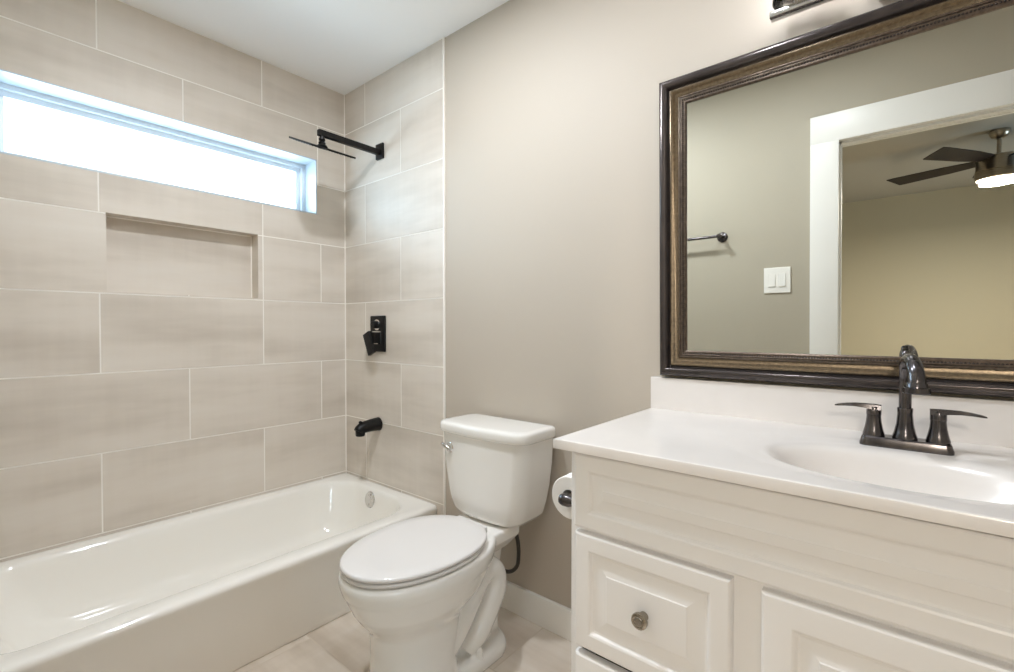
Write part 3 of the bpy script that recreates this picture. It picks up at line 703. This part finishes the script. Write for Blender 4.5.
lip = [(0.0587, 0.0), (0.0587, 0.0185)]+arc(0.0590, 0.0645, 0.0185, 0.0028, 6)+arc(0.0650, 0.0705, 0.0170, 0.0028, 6)+[(0.072, 0.016), (0.078, 0.0165), (0.0815, 0.0140), (0.082, 0.0105), (0.082, 0.0)]
obj('inner_lip', frame_ring(lip), 'frame_lip', fr, 0.7)
bm = bmesh.new(); bd = 0.0715*MK; nb = 0.0062            # fine beading along the inner lip
for (pa, pb) in (((MX0+bd, MZ0+bd), (MX1-bd, MZ0+bd)), ((MX1-bd, MZ0+bd), (MX1-bd, MZ1-bd)), ((MX1-bd, MZ1-bd), (MX0+bd, MZ1-bd)), ((MX0+bd, MZ1-bd), (MX0+bd, MZ0+bd))):
    va_, vb_ = Vector((pa[0], 0, pa[1])), Vector((pb[0], 0, pb[1])); k = int((vb_-va_).length/nb)
    for i in range(k):
        c = va_.lerp(vb_, i/k); c.y = 0.006-0.0165
        bmesh.ops.create_icosphere(bm, subdivisions=1, radius=0.0026, matrix=Matrix.Translation(c))
obj('beading', bm, 'frame_dark', fr, 1.5)
obj('mirror_glass', box((MX0+0.06, -0.0045, MZ0+0.06), (MX1-0.06, 0.002, MZ1-0.06)), 'mirror_silver', mi, None)
mi.rotation_euler.x = math.radians(1.15)        # it hangs leaning forward a little

# ------------------------------------------------------------------ vanity light above the mirror
vl = thing('vanity_light', 'chrome bar light with clear glass shades above the mirror', 'light', (2.36, 0, 1.92))
obj('back_plate', box((2.302, -0.016, 1.880), (2.418, 0.006, 1.985), 0.004), 'chrome', vl)
obj('stem', box((2.345, -0.070, 1.905), (2.375, -0.014, 1.925), 0.003), 'chrome', vl)
obj('bar', box((2.090, -0.092, 1.884), (2.630, -0.066, 1.899), 0.002), 'chrome', vl)
for xs in (2.150, 2.360, 2.570):
    c = (xs, -0.079, 1.899)
    s_ = obj('socket_cup', lathe(c, (0, 0, 1), [(0, .012), (.008, .012), (.009, .032), (.014, .033), (.016, .020), (.045, .019), (.047, 0)], 32), 'chrome', vl)
    bm = bmesh.new(); rows = []
    for z, r in ((.013, .034), (.013, .052), (.016, .055), (.135, .055), (.135, .052), (.017, .052), (.015, .034)):
        rows.append([bm.verts.new((xs+r*math.cos(2*PI*i/40), -0.079+r*math.sin(2*PI*i/40), 1.899+z)) for i in range(40)])
    for a, b in zip(rows, rows[1:]+rows[:1]): bridge(bm, a, b)
    obj('glass_shade', bm, 'clear_shade_glass', vl)
    obj('bulb', lathe((xs, -0.079, 1.942), (0, 0, 1), [(0, .012), (.012, .014), (.030, .024), (.045, .028), (.060, .024), (.068, .014), (.072, 0)], 24), 'bulb_glow', vl)
# unseen recessed lamps: tub side follows niche shadow, vanity side is added fill
for cx_, cy_, pw, lb in ((LX, LY, CAN_A, 'round white recessed ceiling light beside the bathtub'), (1.95, -0.72, CAN_FILL, 'added round white recessed fill light in front of the vanity')):
    rl = thing('recessed_light', lb, 'light', (cx_, cy_, CEIL), 'recessed ceiling lights')
    bm = bmesh.new(); rows = []
    for z, r in ((0, .088), (-.004, .088), (-.006, .084), (-.005, .070), (0, .070)):
        rows.append([bm.verts.new((cx_+r*math.cos(2*PI*i/48), cy_+r*math.sin(2*PI*i/48), CEIL+z)) for i in range(48)])
    for a, b in zip(rows, rows[1:]+rows[:1]): bridge(bm, a, b)
    obj('trim_ring', bm, 'trim_white', rl)
    obj('lens', lathe((cx_, cy_, CEIL+0.001), (0, 0, -1), [(0, .0705), (.003, .0705), (.0035, 0)], 40), 'can_lens_glow', rl)
    l_ = lamp('downlight_lamp', 'AREA', (cx_, cy_, CEIL-0.008), pw, CAN_COL, shape='DISK', size=0.13); l_.parent = rl; l_.location = (0, 0, -0.008)

# ------------------------------------------------------------------ towel bar and switch on the front wall (seen in the mirror)
tw = thing('towel_bar', 'dark bronze towel bar on the wall reflected in the mirror', 'towel bar', (1.27, YF, 1.567))
for xs in (0.967, 1.571):
    obj('post', lathe((xs, YF, 1.567), (0, 1, 0), [(0, .028), (.006, .028), (.010, .022), (.014, .012), (.05, .010), (.056, .0135), (.072, .0135), (.078, .010), (.080, 0)], 28), 'oil_rubbed_bronze', tw)
obj('bar', lathe((0.967, YF+0.064, 1.567), (1, 0, 0), [(0, .0085), (.604, .0085)], 20), 'oil_rubbed_bronze', tw)
sw = thing('light_switch', 'white double rocker light switch plate beside the doorway in the mirror', 'light switch', (1.843, YF, 1.308))
obj('plate', box((1.781, YF, 1.241), (1.905, YF+0.007, 1.375), 0.003, 3), 'switch_plastic', sw)
for xs in (1.819, 1.867):
    bm = bmesh.new(); loft(bm, [[(xs-.0165, YF+.006, 1.274), (xs+.0165, YF+.006, 1.274), (xs+.0165, YF+.006, 1.342), (xs-.0165, YF+.006, 1.342)],
                                [(xs-.0155, YF+.0115, 1.275), (xs+.0155, YF+.0115, 1.275), (xs+.0155, YF+.0085, 1.341), (xs-.0155, YF+.0085, 1.341)]])
    obj('rocker', bm, 'switch_plastic', sw, None)

# ------------------------------------------------------------------ bedroom ceiling fan (seen in the mirror)
FX, FY_ = 2.875, -3.497
fn = thing('ceiling_fan', 'brushed nickel ceiling fan with dark blades and lit lamp in the bedroom', 'ceiling fan', (FX, FY_, CEIL))
obj('canopy', lathe((FX, FY_, CEIL), (0, 0, -1), [(0, .054), (.010, .056), (.03, .054), (.05, .042), (.062, .022), (.063, 0)], 36), 'brushed_nickel', fn)
obj('downrod', lathe((FX, FY_, CEIL-0.05), (0, 0, -1), [(0, .013), (.12, .013), (.122, .03), (.14, .034)], 24), 'brushed_nickel', fn)
obj('motor_housing', lathe((FX, FY_, CEIL-0.175), (0, 0, -1), [(0, .04), (.006, .095), (.014, .115), (.10, .122), (.108, .126), (.112, .122), (.116, .126), (.16, .126), (.165, .122), (.168, .118)], 48), 'brushed_nickel', fn)
lm = obj('lamp_lens', lathe((FX, FY_, CEIL-0.341), (0, 0, -1), [(0, .117), (.010, .113), (.022, .085), (.028, .045), (.030, 0)], 40), 'fan_lamp_glow', fn)
for deg in (204, 125, 53, -19, -91):
    a = math.radians(deg)
    def tr(bm):
        bmesh.ops.rotate(bm, verts=bm.verts, cent=(0, 0, 0), matrix=Matrix.Rotation(math.radians(-13), 3, 'X'))
        bmesh.ops.rotate(bm, verts=bm.verts, cent=(0, 0, 0), matrix=Matrix.Rotation(a, 3, 'Z'))
        bmesh.ops.translate(bm, verts=bm.verts, vec=(FX, FY_, CEIL-0.205)); return bm
    bm = bmesh.new()
    out = [(0.115, -.045), (0.30, -.064), (0.60, -.074), (0.66, -.072), (0.63, .074), (0.60, .075), (0.30, .064), (0.115, .045)]
    loft(bm, [[(px, py, -.003) for px, py in out], [(px, py, .003) for px, py in out]])
    bl = obj('blade', tr(bm), 'fan_blade_wood', fn, 0.3)
    bm = bmesh.new(); add_box(bm, (0.06, -.022, .003), (0.23, .022, .007), 0.001); add_box(bm, (0.20, -.035, .003), (0.235, .035, .008), 0.001)
    obj('blade_bracket', tr(bm), 'brushed_nickel', bl)
l_ = lamp('fan_lamp', 'AREA', (FX, FY_, CEIL-0.375), FAN_POWER, FAN_COL, shape='DISK', size=0.2); l_.parent = fn; l_.location = (0, 0, -0.375)
